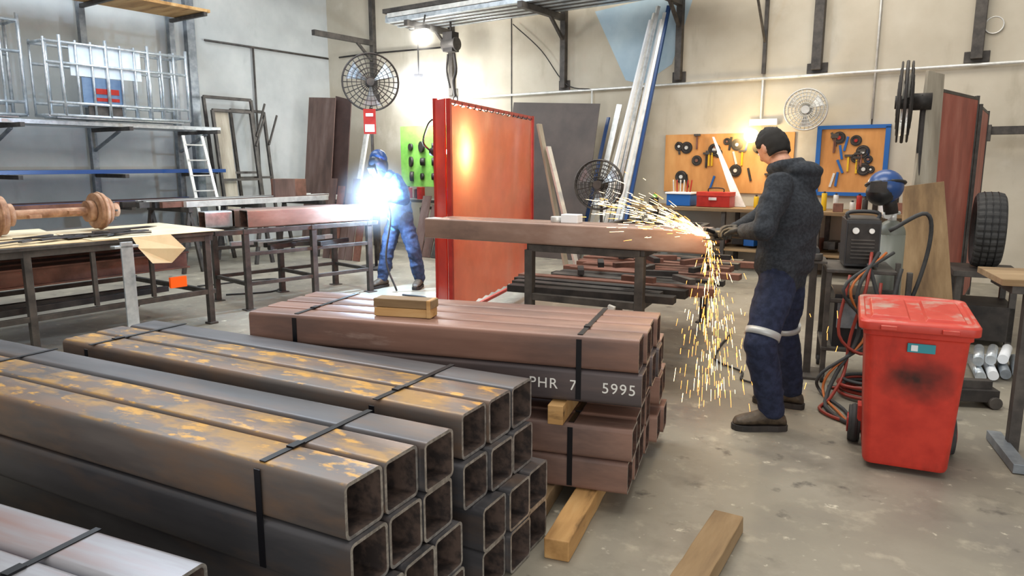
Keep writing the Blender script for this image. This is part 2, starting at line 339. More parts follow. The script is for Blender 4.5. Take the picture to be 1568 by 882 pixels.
bundle('steel_tube_bundle',fr(-.95,1.45,-23.5),[(.335,2,0,0),(.165,2,0,0),(.0,2,0,0)],.17,2.0,[(-.42,0,2)],mats=lambda r,c:((grey_red if r==0 else steel),steel_in))
for txt,x in(('5995',-.165),('PHR  7',-.50)):
    cu=bpy.data.curves.new('stencil_text','FONT'); cu.body=txt; cu.size=.068; cu.extrude=.0006; cu.materials.append(textw); cu.space_character=1.15
    o=bpy.data.objects.new('stencil_text',cu); bpy.context.scene.collection.objects.link(o)
    mw=RF@Matrix.Translation((x,-.002,.55))@Matrix.Rotation(math.pi/2,4,'X')
    o.parent=rb; o.matrix_parent_inverse=rb.matrix_basis.inverted(); o.matrix_basis=mw
def timber(name,p,q,w,h,m=wood,ends=None):
    p=V(p);q=V(q); d=q-p; a=math.degrees(math.atan2(d.y,d.x)); b=B(name,fr(p.x,p.y,a,p.z)); Ln=d.length
    n=8; rings=[]
    for i in range(n+1):
        x=Ln*i/n; j=lambda:random.uniform(-.002,.002)
        rings.append([V((x,-w/2+j(),0)),V((x,w/2+j(),0)),V((x,w/2+j(),h-abs(j()))),V((x,-w/2+j(),h-abs(j())))])
    b.loft(rings,m,smooth=False); return b.finish(.005)
timber('timber_bearer',(.175,2.62,0),(.50,3.50,0),.105,.088)
timber('timber_bearer',(-1.1,3.55,0),(-.95,4.1,0),.1,.088)
timber('timber_bearer',(.08,2.86,0),(.24,3.35,0),.07,.088,wood_old)
timber('timber_plank',(.47,2.10,0),(.93,2.87,0),.125,.075,wood_old)
b=B('timber_packer',RF)
b.box((-.36,.25,.445),(.07,.62,.088),wood); b.box((-1.6,.3,.445),(.07,.6,.088),wood); b.finish(.003)
b=B('timber_block',RF); b.box((-1.19,.16,.8225),(.30,.09,.043),wood,rz=4); b.box((-1.19,.165,.867),(.31,.095,.042),wood_old,rz=2); b.box((-1.05,.165,.846),(.02,.1,.088),wood,rz=3); b.finish(.003)
# ------------------------------------------------------------ grinder's beam + table
GF=fr(1.22,4.47,-29)
b=B('steel_box_beam',GF)
b.sqtube(-2.16,0,0,.985,.15,.15,.01,.015,beam_br,red_in,steel_rim)
b.sqtube(-2.10,-.03,.155,.985,.15,.15,.01,.015,beam_br,red_in,steel_rim)
b.finish(fixn=False)
b=B('white_tape_box',GF); b.box((-1.0,.16,1.165),(.13,.09,.06),white); b.cyl((-1.12,.17,1.135),(-1.12,.17,1.175),.045,alu); b.finish(.004)
b=B('steel_work_table',GF)
TL=[(-1.28,.06),(-.45,.06),(-.62,2.5),(-1.5,2.5)]
for x,y in TL: b.box((x,y,.47),(.06,.06,.94),dsteel); b.box((x,y,.006),(.12,.12,.012),dsteel)
for i in range(4):
    p,q=TL[i],TL[(i+1)%4]
    for z in(.955,.60): b.beam((p[0],p[1],z),(q[0],q[1],z),.05,.05,dsteel)
for y in(.8,1.6): b.box((-.93,y,.955),(1.1,.055,.055),dsteel); b.box((-.95,y,.60),(.85,.04,.04),dsteel)
for i in range(16): b.box((-.88+random.uniform(-.08,.12),.15+i*.145,.64),(1.35+random.uniform(-.2,.25),.1,.04+.03*random.random()),random.choice([dark,dsteel,brown,dark]),rz=random.uniform(-4,4))
for i in range(22): b.box((-1.35+i*.05+random.random()*.05,.3+random.random()*1.8,.71+random.random()*.07),(.25,.05,.04),random.choice([dark,dsteel,brown]),rz=random.uniform(0,180))
b.beam((-.75,.0,.12),(-.62,.0,.6),.05,.03,alu,up=(0,1,0))
b.finish(.003)
# ------------------------------------------------------------ welder's beam + table
WF=fr(-2.79,7.6,46)
b=B('steel_box_beam',WF)
b.sqtube(0,1.54,-.0,.87,.19,.19,.01,.018,beam_br,red_in,steel_rim)
b.sqtube(-.05,1.3,.2,.87,.19,.19,.01,.018,platebr,red_in,steel_rim)
b.finish(fixn=False)
b=B('steel_box_beam',WF)
b.sqtube(-.36,-.07,.21,.88,.17,.17,.01,.018,galv,red_in,steel_rim); b.finish(fixn=False)
b=B('steel_work_table',WF)
for x in(-.05,.75,1.5):
    for y in(-.02,.75): b.box((x,y,.41),(.06,.06,.82),dsteel); b.box((x,y,.005),(.12,.12,.01),dsteel)
    b.box((x,.37,.84),(.06,.85,.05),dsteel); b.box((x,.37,.28),(.04,.8,.04),dsteel)
for y in(-.02,.75): b.box((.62,y,.84),(2.0,.05,.05),dsteel); b.box((.72,y,.6),(1.55,.035,.04),dsteel); b.box((.72,y,.28),(1.55,.035,.04),dsteel)
for i in range(12): b.box((.3+random.random()*.9,.05+i*.055,.645),(.5,.05,.05),random.choice([dark,alu,dsteel,galv]),rz=random.uniform(-20,20))
b.finish(.003)
# ------------------------------------------------------------ red welding screen
S0=V((-.565,6.6,0));S1=V((.25,9.07,0)); ang=math.degrees(math.atan2(S1.y-S0.y,S1.x-S0.x)); SL=(S1-S0).length
SF=fr(S0.x,S0.y,ang)
b=B('red_welding_screen',SF)
n=26;k=16; vs=[];fs=[]
for i in range(n+1):
    for j in range(k+1):
        x=.03+(SL-.06)*i/n; z=.16+1.92*j/k
        sag=.03*math.sin(math.pi*i/n)*math.sin(math.pi*j/k)+.010*noise.noise(V((x*3,0,z*3)))
        edge=.018*abs(math.sin(i*math.pi*.5)) if j in(0,k) else 0
        vs.append(V((x,.0+sag,z-(edge if j==k else -edge))))
for i in range(n):
    for j in range(k): a=i*(k+1)+j; fs.append((a,a+k+1,a+k+2,a+1))
b.add(vs,fs,redsc,True)
for z in(.12,2.1): b.beam((0,0,z),(SL,0,z),.03,.03,redfr)
for x in(0,SL): b.beam((x,0,.06),(x,0,2.12),.04,.04,redfr)
for i in range(15): b.tor((.1+i*(SL-.2)/14,0,2.085),(1,.3,0),.018,.005,dark,n=10,k=4)
for x in(.1,SL-.1): b.beam((x,-.25,.04),(x,.25,.04),.04,.04,redfr)
b.slab([(.0,.03,.12),(.0,.03,2.12),(.16,.20,2.12),(.16,.20,.12)],.012,redsc)
b.beam((.17,.21,.04),(.17,.21,2.14),.035,.035,redfr)
b.finish()
# lamp added behind the curtain to make a hot spot through the vinyl
b=B('added_curtain_lamp',SF); b.ell((.42,.26,1.66),.05,lampE,n=16); b.cyl((.42,.29,1.66),(.42,.38,1.66),.06,dark,r2=.035); b.path([(.42,.37,1.66),(.35,.42,1.75),(.2,.3,1.9),(.17,.24,1.95)],.01,dark); b.finish()
lamp_light('added_curtain_lamp_light',SF@V((.42,.20,1.66)),(1,.92,.75),110,.03)
b=B('timber_offcut',None)
b.beam((.33,8.95,2.02),(.72,8.72,.02),.10,.03,wood_grey); b.beam((.44,8.9,1.75),(.86,8.62,.02),.09,.03,alu); b.finish(.003)
b=B('steel_sheet',ROOM)
b.slab([(5.3,-1.1,.0),(7.0,-1.1,.0),(7.0,-.5,2.5),(5.3,-.5,2.6)],.01,M('dark_sheet',[(.3,'#3a3330'),(.7,'#574c46')],.5,.2,scale=1.5)); b.finish()
b=B('leaning_steel_lengths',ROOM)
for i in range(6):
    b.beam((7.16+i*.07,-1.0+i*.05,0),(7.74+i*.05,-.28+i*.02,3.75+.1*(i%3)),.055,.05,[white,alu,galv,white,alu,bluehel][i])
b.beam((7.05,-.9,0),(7.5,-.2,2.65),.2,.03,wood_grey,up=(0,1,0)); b.beam((6.8,-.8,0),(7.0,-.2,2.3),.06,.03,bluehel); b.beam((6.95,-.85,0),(7.2,-.2,2.5),.1,.03,alu,up=(0,1,0))
b.finish(.003)
b=B('steel_plates',ROOM)
b.slab([(.45,-1.3,0),(1.25,-1.3,0),(1.2,-.9,2.85),(.4,-.9,2.9)],.02,platebr)
b.slab([(1.15,-1.2,0),(1.6,-1.2,0),(1.55,-.8,2.8),(1.1,-.8,2.9)],.02,M('plate_dark',[(.3,'#42322f'),(.7,'#5c4843')],.5,.2,scale=2))
b.slab([(1.75,-1.2,0),(1.85,-1.2,0),(1.85,-.6,2.3),(1.75,-.6,2.3)],.05,alu)
b.finish()
b=B('green_tool_board',ROOM)
b.box((3.35,-.6,1.68),(1.35,.03,1.15),green)
for i in range(11): b.cyl((2.95+.28*(i%4)+random.random()*.08,-.62,1.3+.28*(i//4)),(2.95+.28*(i%4),-.66,1.3+.28*(i//4)),.06+.05*random.random(),dark)
for x in(2.8,3.9): b.box((x,-.57,.85),(.05,.05,1.7),dsteel)
b.finish()
b=B('workshop_bench',ROOM)
b.box((3.6,-1.1,.88),(2.0,.7,.05),dsteel)
for x in(2.7,4.5):
    for y in(-.85,-1.4): b.box((x,y,.43),(.06,.06,.86),dsteel)
for i in range(14): b.box((2.8+i*.12,-1.1+random.uniform(-.2,.2),.98+.03*random.random()),(.09,.12,.14+.1*random.random()),random.choice([dark,brown,blue,alu,redfr]),rz=random.uniform(-20,20))
b.finish(.003)
# ------------------------------------------------------------ fans
def fan(name,c,ax,R,floor=True,m=dsteel,wall=None,tilt=0):
    b=B(name); c=V(c); ax=V(ax).normalized(); a,bb=b.basis(ax)
    for off,k in((.06,1),(-.06,1)):
        for i in range(1,7): b.tor(c+ax*off*(1-.35*(i/6)**3),ax,R*i/6,.0045 if i<6 else .008,m,n=40,k=4)
        for i in range(28):
            t=2*math.pi*i/28; d=a*math.cos(t)+bb*math.sin(t)
            b.cyl(c+ax*off+d*.05,c+ax*off*.65+d*R,.0035,m,n=4)
    b.tor(c,ax,R*1.0,.014,m,n=40)
    b.cyl(c+ax*.075,c-ax*.03,.055,m,n=20); b.cyl(c-ax*.05,c-ax*.20,.07,dark,n=20)
    for i in range(3):
        t0=2*math.pi*i/3+.5
        vs=[];
        for r in(.05,R*.4,R*.7,R*.9):
            for da,of in((-.1-.25*r/R,.025),(.15+.32*r/R,-.03)):
                t=t0+da; vs.append(c+(a*math.cos(t)+bb*math.sin(t))*r+ax*of)
        b.add(vs,[(0,1,3,2),(2,3,5,4),(4,5,7,6)],alu if m is not dsteel else galv,True)
    if floor:
        p=c-ax*.14; b.cyl((p.x,p.y,.03),(p.x,p.y,c.z),.022,m); b.cyl((p.x,p.y,0),(p.x,p.y,.04),.24,dark,n=28)
        b.box((p.x,p.y,c.z),(.08,.08,.1),dark)
    if wall is not None: b.cyl(c-ax*.18,V(wall),.025,m)
    return b.finish(fixn=False)
fan('pedestal_fan',(-2.0,10.5,2.68),(.2,-1,-.02),.39)
fan('pedestal_fan',(1.10,9.2,1.28),(-.45,-1,.02),.31)
p=W(10.15,.35,2.29); fan('wall_fan',p,(-.45,-.9,-.05),.28,False,alu,wall=W(10.15,.03,2.2))
fan('pedestal_fan',(3.33,6.27,2.06),(-.89,.46,0),.33,m=dark)
b=B('fire_sign'); b.box((-1.97,10.2,2.12),(.17,.012,.34),redfr); b.box((-1.97,10.19,2.03),(.13,.012,.1),white); b.box((-1.97,10.19,2.21),(.1,.012,.04),white); b.cyl((-1.97,10.21,2.3),(-1.98,10.42,2.33),.008,dark); b.finish()
# ------------------------------------------------------------ wall bench, boards, tools
b=B('wall_workbench',ROOM)
b.box((9.7,-.42,.88),(3.9,.8,.05),wood_old)
for x in(7.85,9.2,10.5,11.55):
    for y in(-.1,-.75): b.box((x,y,.43),(.06,.06,.86),dsteel)
b.box((9.7,-.42,.3),(3.7,.7,.03),wood_old)
for i in range(16): b.box((8.0+i*.22,-.45+random.uniform(-.15,.15),.42),(.16,.3,.1+.12*random.random()),random.choice([dark,brown,card,blue,dsteel]),rz=random.uniform(-15,15))
b.finish(.004)
def toolboard(name,u0,u1,z0,z1,edge,seed,nn):
    random.seed(seed); b=B(name,ROOM)
    b.box(((u0+u1)/2,-.017,(z0+z1)/2),(u1-u0,.028,z1-z0),ply)
    if edge:
        for z in(z0,z1): b.box(((u0+u1)/2,-.03,z),(u1-u0+.06,.05,.05),edge)
        for x in(u0,u1): b.box((x,-.03,(z0+z1)/2),(.06,.05,z1-z0),edge)
    for i in range(nn):
        x=random.uniform(u0+.12,u1-.12); z=random.uniform(z0+.15,z1-.12); t=random.random()
        if t<.45:
            r=random.uniform(.05,.1); b.cyl((x,-.03,z),(x,-.05,z),r,dark,n=24); b.tor((x,-.052,z),(0,1,0),r*.75,.006,dsteel,n=24,k=4); b.cyl((x,-.05,z),(x,-.06,z),r*.3,random.choice([redfr,alu,brown]))
        elif t<.7: b.box((x,-.045,z),(.025,.02,.22),random.choice([dark,redfr,yellow,brown])); b.box((x,-.05,z+.11),(.1,.03,.03),dsteel)
        else: b.box((x,-.04,z),(.03,.02,.2),random.choice([dsteel,blue,dark,alu]),R=Matrix.Rotation(random.uniform(-.6,.6),3,'Y'))
    b.finish()
toolboard('plywood_tool_board',7.95,9.95,1.1,2.0,None,3,24)
toolboard('plywood_tool_board',10.29,11.17,1.12,2.05,blue,8,20)
random.seed(11)
b=B('blue_storage_bin',ROOM); b.box((8.45,-.5,1.0),(.38,.3,.18),blue); b.box((8.45,-.5,1.1),(.42,.34,.03),white)
for i in range(6): b.cyl((8.32+i*.05,-.5,1.05),(8.30+i*.06,-.5,1.3),.01,random.choice([dark,alu,redfr]))
b.finish(.008)
b=B('red_toolbox',ROOM); b.box((9.0,-.55,.99),(.5,.25,.16),redfr); b.box((9.0,-.55,1.10),(.51,.26,.06),binred); b.path([(8.88,-.55,1.12),(8.9,-.55,1.18),(9.1,-.55,1.18),(9.12,-.55,1.12)],.01,dark); b.box((9.0,-.69,1.03),(.12,.01,.04),alu); b.finish(.006)
b=B('angle_steel_offcut',ROOM); b.slab([(8.75,-.12,1.95),(8.78,-.12,1.95),(9.40,-.38,.91),(9.24,-.38,.91)],.02,alu); b.finish()
b=B('bench_clutter',ROOM)
for i in range(34):
    x=7.95+i*.107; t=random.random(); y=-.5+random.uniform(-.2,.2)
    if abs(x-8.45)<.3 or abs(x-9.05)<.45: continue
    if t<.4: h=random.uniform(.08,.24); b.cyl((x,y,.907),(x,y,.907+h),.035,random.choice([yellow,dark,alu,redfr,green,blue]),n=14); b.cyl((x,y,.905+h),(x,y,.93+h),.015,dark)
    else: hh=.1+.06*random.random(); b.box((x,y,.907+hh/2),(.12,.1,hh),random.choice([dark,dsteel,card,white,brown]),rz=random.uniform(-20,20))
b.finish(.003)
# ------------------------------------------------------------ left wall racking
b=B('steel_storage_rack',ROOM)
for v in(3.7,5.2,6.7,8.2,9.7):
    b.box((.12,-v,2.4),(.1,.1,4.8),bsteel)
    for z,a in((2.08,1.25),(4.02,1.1),(1.35,1.0),(.85,1.1)): b.box((.12+a/2,-v,z),(a,.06,.06),dsteel)
    b.beam((.15,-v,1.75),(1.0,-v,2.05),.04,.04,bsteel)
b.box((.75,-7.2,4.08),(.9,7.2,.05),wood)
for z,col in((1.42,(dsteel,bluehel,bsteel)),(.92,(dsteel,brown,bluehel)),(2.14,(galv,dsteel,alu))):
    for i in range(8): b.box((.28+i*.105,-6.7+random.uniform(-.3,.3),z),(.07,6.2+random.uniform(-.4,.2),.06),random.choice(col))
b.finish(.003)
def cage(name,u,v0,v1,z0,z1,nb,tilt=0):
    b=B(name,ROOM)
    def c(p,q,r=.022): b.cyl(p,q,r,galv,n=10)
    for uu in(u,u+.45):
        for z in(z0,z0+.18,z1-.05,(z0+z1)/2+.2): c((uu,-v0,z),(uu,-v1,z))
        for i in range(nb): v=v0+(v1-v0)*i/(nb-1); c((uu,-v,z0),(uu,-v,z1+(.0 if i%3 else .05)),.018 if i%3 else .026)
    for v in(v0,(v0+v1)/2,v1):
        for z in(z0,z1-.05): c((u,-v,z),(u+.45,-v,z))
    b.slab([(u+.02,-v0-.1,z0-.02),(u+.43,-v0-.1,z0-.02),(u+.43,-v1+.1,z0-.02),(u+.02,-v1+.1,z0-.02)],.02,galv)
    return b.finish()
cage('scaffold_frames',.72,4.1,6.25,2.24,3.32,11)
cage('scaffold_frames',.35,6.4,7.9,2.24,3.6,7)
b=B('sheet_panels',ROOM); b.box((1.145,-5.38,3.05),(.012,1.05,.46),palebl)
b.box((1.14,-5.45,2.6),(.012,.62,.42),muteblue); b.box((1.148,-5.4,2.62),(.008,.34,.08),redfr); b.box((1.148,-5.4,2.50),(.008,.34,.05),redfr); b.box((1.14,-5.45,2.32),(.02,.5,.16),dsteel); b.finish()
b=B('step_ladder',ROOM)
for dv in(0,.42): b.beam((1.32,-4.0-dv*.8,2.0),(1.85,-3.95-dv,.05),.05,.025,alu)
for i in range(7): t=i/7; b.beam((1.35+.48*t,-4.0,1.85-1.75*t),(1.35+.48*t,-4.0-.34-.06*t,1.85-1.75*t),.07,.02,alu)
b.finish()
b=B('steel_gate_frames',ROOM)
for k,(v0,v1,h,u) in enumerate(((2.3,3.3,2.75,.35),(2.5,3.3,2.5,.6),(1.95,2.7,2.55,.25))):
    P=[(u+.3,-v0,0.0),(u+.3,-v1,0.0),(u,-v1,h),(u,-v0,h)]
    for i in range(4): b.beam(P[i],P[(i+1)%4],.05,.05,dsteel,up=(1,0,.1))
    b.beam((u+.15,-v0,h*.5),(u+.15,-v1,h*.5),.04,.04,dsteel,up=(1,0,.1)); b.beam((u+.02,-v0+.3,h-.05),(u+.12,-v0,h*.75),.03,.03,dsteel,up=(1,0,.1))
b.slab([(.8,-2.95,0),(.8,-3.3,0),(.55,-3.3,2.5),(.55,-2.95,2.5)],.012,wood_grey)
b.finish()
b=B('steel_stock_trestle',ROOM)
for v in(3.0,4.2,5.4):
    b.box((2.6,-v,.9),(1.1,.07,.07),dsteel)
    for x in(2.1,3.1): b.beam((x,-v-.15,0),(x,-v,.9),.05,.05,dsteel); b.beam((x,-v+.15,0),(x,-v,.9),.05,.05,dsteel)
for i in range(9): b.box((2.15+i*.11,-4.2+random.uniform(-.2,.2),.975),(.08,3.1+random.uniform(-.4,.4),.08),random.choice([dsteel,brown,dark,alu]))
b.box((2.5,-3.2,1.15),(.5,.3,.28),brown,rz=10); b.box((2.9,-3.6,1.15),(.05,.4,.3),platebr)
b.finish(.003)
b=B('offcut_plates',ROOM)
for i in range(5): b.slab([(3.3+i*.18,-3.2,0),(3.45+i*.18,-3.2,0),(3.45+i*.18,-2.95,1.3-.12*(i%3)),(3.3+i*.18,-2.95,1.3-.12*(i%3))],.02,random.choice([brown,platebr,dsteel]))
b.beam((3.2,-2.9,0),(3.2,-2.9,1.0),.05,.05,dsteel); b.beam((4.3,-2.9,0),(4.3,-2.9,1.0),.05,.05,dsteel); b.beam((3.2,-2.9,.9),(4.3,-2.9,.9),.05,.05,dsteel)
b.finish()
b=B('offcut_plates',ROOM)
for i in range(7): b.slab([(4.4+i*.2,-2.2,0),(4.58+i*.2,-2.2,0),(4.58+i*.2,-1.9,1.0-.15*(i%3)),(4.4+i*.2,-1.9,1.0-.15*(i%3))],.02,random.choice([brown,platebr,dsteel,wood_grey]))
b.beam((4.3,-1.85,.8),(5.9,-1.85,.8),.05,.05,dsteel); b.beam((4.3,-1.85,0),(4.3,-1.85,.8),.05,.05,dsteel); b.beam((5.9,-1.85,0),(5.9,-1.85,.8),.05,.05,dsteel)
b.finish()
# ------------------------------------------------------------ left table
LF=fr(-4.1,5.2,55)
b=B('steel_trestle_table',LF)
b.box((1.03,.78,.885),(2.15,1.6,.03),dsteel)
for x in(.05,.5,1.0,1.5,2.05):
    if x in(.5,2.05,.05):
        for y in(.03,1.5): b.box((x,y,.435),(.055,.055,.87),dsteel); b.box((x,y,.01),(.09,.09,.02),dsteel)
    b.box((x,.03,.6),(.035,.035,.5),dsteel)
for y in(.03,1.5): b.box((1.03,y,.845),(2.15,.05,.06),dsteel); b.box((1.03,y,.32),(2.15,.045,.045),dsteel); 
for x in(.05,2.05): b.box((x,.78,.32),(.045,1.5,.045),dsteel); b.box((x,.78,.845),(.045,1.5,.06),dsteel)
for i in range(3): b.box((1.0,.35+i*.35,.62),(2.0,.1,.16),brown); b.box((1.0,.35+i*.35,.55),(2.0,.2,.015),brown); b.box((1.0,.35+i*.35,.695),(2.0,.2,.015),brown)
b.box((.9,.2,.37),(1.7,.05,.05),dark,rz=3); b.box((.9,.4,.37),(1.6,.08,.06),dark,rz=-2)
b.box((1.72,-.0,.46),(.16,.03,.1),orange)
b.finish(.003)
b=B('cardboard_sheets',LF)
def sheet(pts,m,z):
    b.slab([(x,y,z) for x,y in pts],.004,m)
sheet([(.2,.05),(1.2,-.03),(1.3,.8),(.3,.9)],card,.902); sheet([(1.0,.0),(2.2,-.05),(2.3,1.3),(1.1,1.2)],card2,.908); sheet([(.0,.7),(1.0,.6),(1.2,1.5),(.1,1.5)],card2,.914)
sheet([(.9,.2),(1.7,.35),(1.5,.6),(.95,.5)],dark,.92); sheet([(1.5,.7),(2.0,.8),(1.95,.9),(1.5,.82)],dark,.92)
b.add([V((1.3,-.06,.915)),V((1.65,-.06,.915)),V((1.75,-.12,.78)),V((1.62,-.1,.66)),V((1.42,-.14,.68)),V((1.32,-.12,.82))],[(0,1,2,5),(5,2,3,4)],card)
b.finish()
b=B('steel_offcuts',LF)
for i in range(14): b.box((.3+random.random()*1.4,.15+random.random()*.4,.931),(.3+.2*random.random(),.04,.012),random.choice([dark,dsteel]),rz=random.uniform(-30,30))
b.box((.12,.1,.95),(.25,.12,.05),dsteel,rz=10); b.finish()
b=B('flat_bar_post',LF); b.box((1.15,-.25,.45),(.1,.02,.9),galv); b.box((1.15,-.25,.008),(.5,.3,.015),galv); b.box((1.15,-.22,.86),(.2,.08,.02),galv); b.finish(.003)
b=B('rusty_trailer_axle')
a0=V((-4.48,6.25,1.10)); a1=V((-3.98,6.95,1.10)); d=(a1-a0).normalized()
b.path([a0,a0+d*.2,(a0+a1)/2,a1-d*.15,a1],.042,rust,n=14)
for c,sg in((a0,-1),(a1,1)):
    b.cyl(c-d*.05*sg,c+d*.03*sg,.17,rust,n=32); b.cyl(c+d*.03*sg,c+d*.09*sg,.165,rust,r2=.12,n=32); b.tor(c+d*.0*sg,d,.17,.012,rust); b.cyl(c+d*.09*sg,c+d*.17*sg,.065,rust,n=20)
    b.cyl(c-d*.06*sg,c-d*.12*sg,.10,rust,n=20)
    a_,b_=b.basis(d)
    for i in range(6):
        t=i*math.pi/3; q=c+d*.08*sg+(a_*math.cos(t)+b_*math.sin(t))*.09; b.cyl(q,q+d*.05*sg,.01,dsteel,n=8)
b.box(a0+d*.28+V((0,0,-.02)),(.1,.16,.03),rust,rz=54); b.box(a1-d*.25,(.1,.16,.03),rust,rz=54)
b.finish()
# ------------------------------------------------------------ wheelie bin
BF=fr(1.985,3.43,-24.6)
b=B('wheelie_bin',BF)
def rr(w,y0,y1,z,r=.04,tilt=0):
    pts=[]
    for cx,cy,a0 in((w/2-r,y1-r,0),(-w/2+r,y1-r,90),(-w/2+r,y0+r,180),(w/2-r,y0+r,270)):
        for k in range(6):
            a=math.radians(a0+18*k); yy=cy+r*math.sin(a); pts.append(V((cx+r*math.cos(a),yy,z+tilt*(yy+.08))))
    return pts
b.loft([rr(.37,.0,.38,.03),rr(.385,-.005,.40,.05),rr(.45,-.04,.46,.70),rr(.455,-.042,.465,.71),rr(.475,-.055,.48,.715),rr(.475,-.055,.48,.755),rr(.50,-.07,.50,.76),rr(.50,-.07,.50,.785)],smudge)
T=.05
b.loft([rr(.515,-.09,.515,.745,.05),rr(.52,-.095,.52,.75,.05),rr(.52,-.095,.52,.785,.05,T),rr(.505,-.085,.51,.795,.05,T),rr(.47,-.055,.48,.797,.05,T),rr(.455,-.04,.47,.787,.05,T),rr(.30,-.0,.42,.787,.05,T)],binlid)
for x0,x1 in((-.21,-.03),(.03,.21)): 
    q=lambda y0,y1,z,i: [V((x0+i,y0+i,z+T*(y0+.08))),V((x1-i,y0+i,z+T*(y0+.08))),V((x1-i,y1-i,z+T*(y1+.08))),V((x0+i,y1-i,z+T*(y1+.08)))]
    b.loft([q(.0,.42,.785,0),q(.0,.42,.800,.012)],binlid,smooth=False)
for x in(-.13,.13): b.box((x,-.095,.765),(.07,.03,.02),binlid)
b.path([(-.2,.50,.76),(-.2,.56,.80),(.2,.56,.80),(.2,.50,.76)],.016,binred,sm=3)
b.cyl((-.22,.52,.80),(.22,.52,.80),.02,binred)
for sx in(-1,1):
    b.cyl((sx*.20,.40,.10),(sx*.26,.40,.10),.10,rubber,n=30); b.tor((sx*.23,.40,.10),(1,0,0),.088,.022,rubber,n=30,k=8); b.cyl((sx*.258,.40,.10),(sx*.268,.40,.10),.055,redfr,n=20)
    b.box((sx*.20,.36,.16),(.04,.1,.14),binred)
b.cyl((-.22,.40,.10),(.22,.40,.10),.012,dsteel)
b.box((.02,-.046,.665),(.12,.008,.045),teal); b.box((-.01,-.052,.665),(.03,.004,.03),white)
b.finish(.002)
# ------------------------------------------------------------ right stand
b=B('steel_machine_stand',fr(2.73,3.72,-20))
b.box((.15,.15,.94),(.62,.5,.035),wood_old); b.box((.15,.15,.90),(.5,.4,.05),dsteel)
b.box((0,.0,.45),(.055,.055,.9),dsteel); b.box((.35,.35,.45),(.055,.055,.9),dsteel); b.box((.35,0,.45),(.05,.05,.9),dsteel)
b.box((-.05,-.1,.03),(.07,.5,.05),bsteel); b.box((.35,.2,.03),(.07,.5,.05),bsteel)
b.finish(.003)
b=B('mig_wire_feeder',fr(2.50,5.15,-20))
b.box((0,0,1.0),(.22,.40,.32),plastic_k); b.box((0,-.205,1.0),(.20,.01,.28),dark)
for i in range(6): b.box((-.0,-.212,.90+i*.025),(.15,.008,.010),dsteel)
b.cyl((-.05,-.21,1.09),(-.05,-.23,1.09),.022,alu); b.cyl((.05,-.21,1.09),(.05,-.23,1.09),.018,alu)
b.path([(-.09,-.12,1.15),(-.09,-.1,1.21),(.09,-.1,1.21),(.09,-.12,1.15)],.014,plastic_k); b.box((0,0,1.165),(.2,.36,.015),dsteel)
b.finish(.012)
b=B('welder_trolley',fr(2.50,5.15,-20))
for x in(-.2,.3):
    for y in(-.25,.25): b.box((x,y,.43),(.035,.035,.78),dsteel); b.cyl((x-.012,y,.04),(x+.012,y,.04),.04,rubber)
for z in(.81,.25): b.box((.0,0,z),(.44,.55,.025),dsteel)
b.box((.0,0,.45),(.3,.45,.38),plastic_k); b.box((.0,-.23,.5),(.26,.01,.2),bsteel)
for y in(-.25,.25): b.box((.05,y,.6),(.5,.03,.03),dsteel)
b.finish(.004)
b=B('gas_cylinder'); gx,gy=2.88,5.45
b.cyl((gx,gy,0),(gx,gy,1.02),.1,cream,n=28); b.ell((gx,gy,1.02),(.1,.1,.11),cream,n=24); b.cyl((gx,gy,1.1),(gx,gy,1.2),.03,alu); b.cyl((gx-.07,gy-.03,1.18),(gx+.05,gy,1.18),.015,alu); b.cyl((gx-.08,gy-.05,1.17),(gx-.08,gy-.08,1.17),.03,alu)
b.finish()
b=B('welding_helmet'); hc=V((2.77,5.38,1.38))
R=Matrix.Rotation(math.radians(-25),3,'Z')
b.ell(hc,(.125,.15,.125),bluehel,R=R,n=28); b.ell(hc+R@V((-.03,-.06,-.04)),(.10,.10,.10),plastic_k,R=R,n=24); b.box(hc+R@V((-.05,-.145,-.0)),(.11,.04,.08),dark,R=R); b.tor(hc+V((0,0,.02)),(0,.2,1),.13,.012,plastic_k); b.cyl(hc+V((.06,0,-.2)),hc+V((.03,0,-.05)),.05,dark)
b.finish()
b=B('angle_grinder_stand',fr(2.16,5.08,-20)); b.box((0,.1,.86),(.16,.3,.02),dsteel); b.box((0,.1,.43),(.05,.05,.86),dsteel); b.box((0,.1,.01),(.2,.3,.02),dsteel); b.cyl((0,0,.93),(0,.2,.93),.03,plastic_k); b.cyl((0,-.02,.875),(0,-.02,.92),.05,dsteel); b.cyl((-.1,0,.93),(-.03,0,.93),.014,plastic_k); b.finish(.003)
b=B('welding_hoses')
for k,(m,r) in enumerate(((hose_r,.011),(rubber,.014),(hose_o,.009),(rubber,.011))):
    o=k*.05
    b.path([(2.45+o,4.86,.95),(2.36-o,4.72,.72),(2.30+o,4.75,.4),(2.25-o,4.7,.15),(2.1,4.55+o,.02),(1.95+o,4.35,.015),(2.05,4.12-o,.015),(2.4,4.2,.015),(2.6,4.5+o,.015),(2.35+o,4.72,.02),(2.2,4.82,.015)],r,m)
b.path([(2.55,4.85,1.1),(2.75,4.78,1.22),(2.8,4.8,1.0),(2.7,4.8,.6),(2.5,4.78,.3),(2.62,4.7,.05)],.014,rubber)
b.path([(2.42,4.83,.88),(2.5,4.7,.55),(2.62,4.78,.85)],.013,rubber); b.path([(2.3,4.83,.8),(2.22,4.75,.4),(2.42,4.7,.3),(2.5,4.8,.75)],.011,hose_r)
for i in range(5): b.tor((2.4,4.65,.03+i*.022),(random.uniform(-.1,.1),random.uniform(-.1,.1),1),.17+random.uniform(-.02,.02),.012,random.choice([rubber,hose_r]))
b.finish()
b=B('extension_cable')
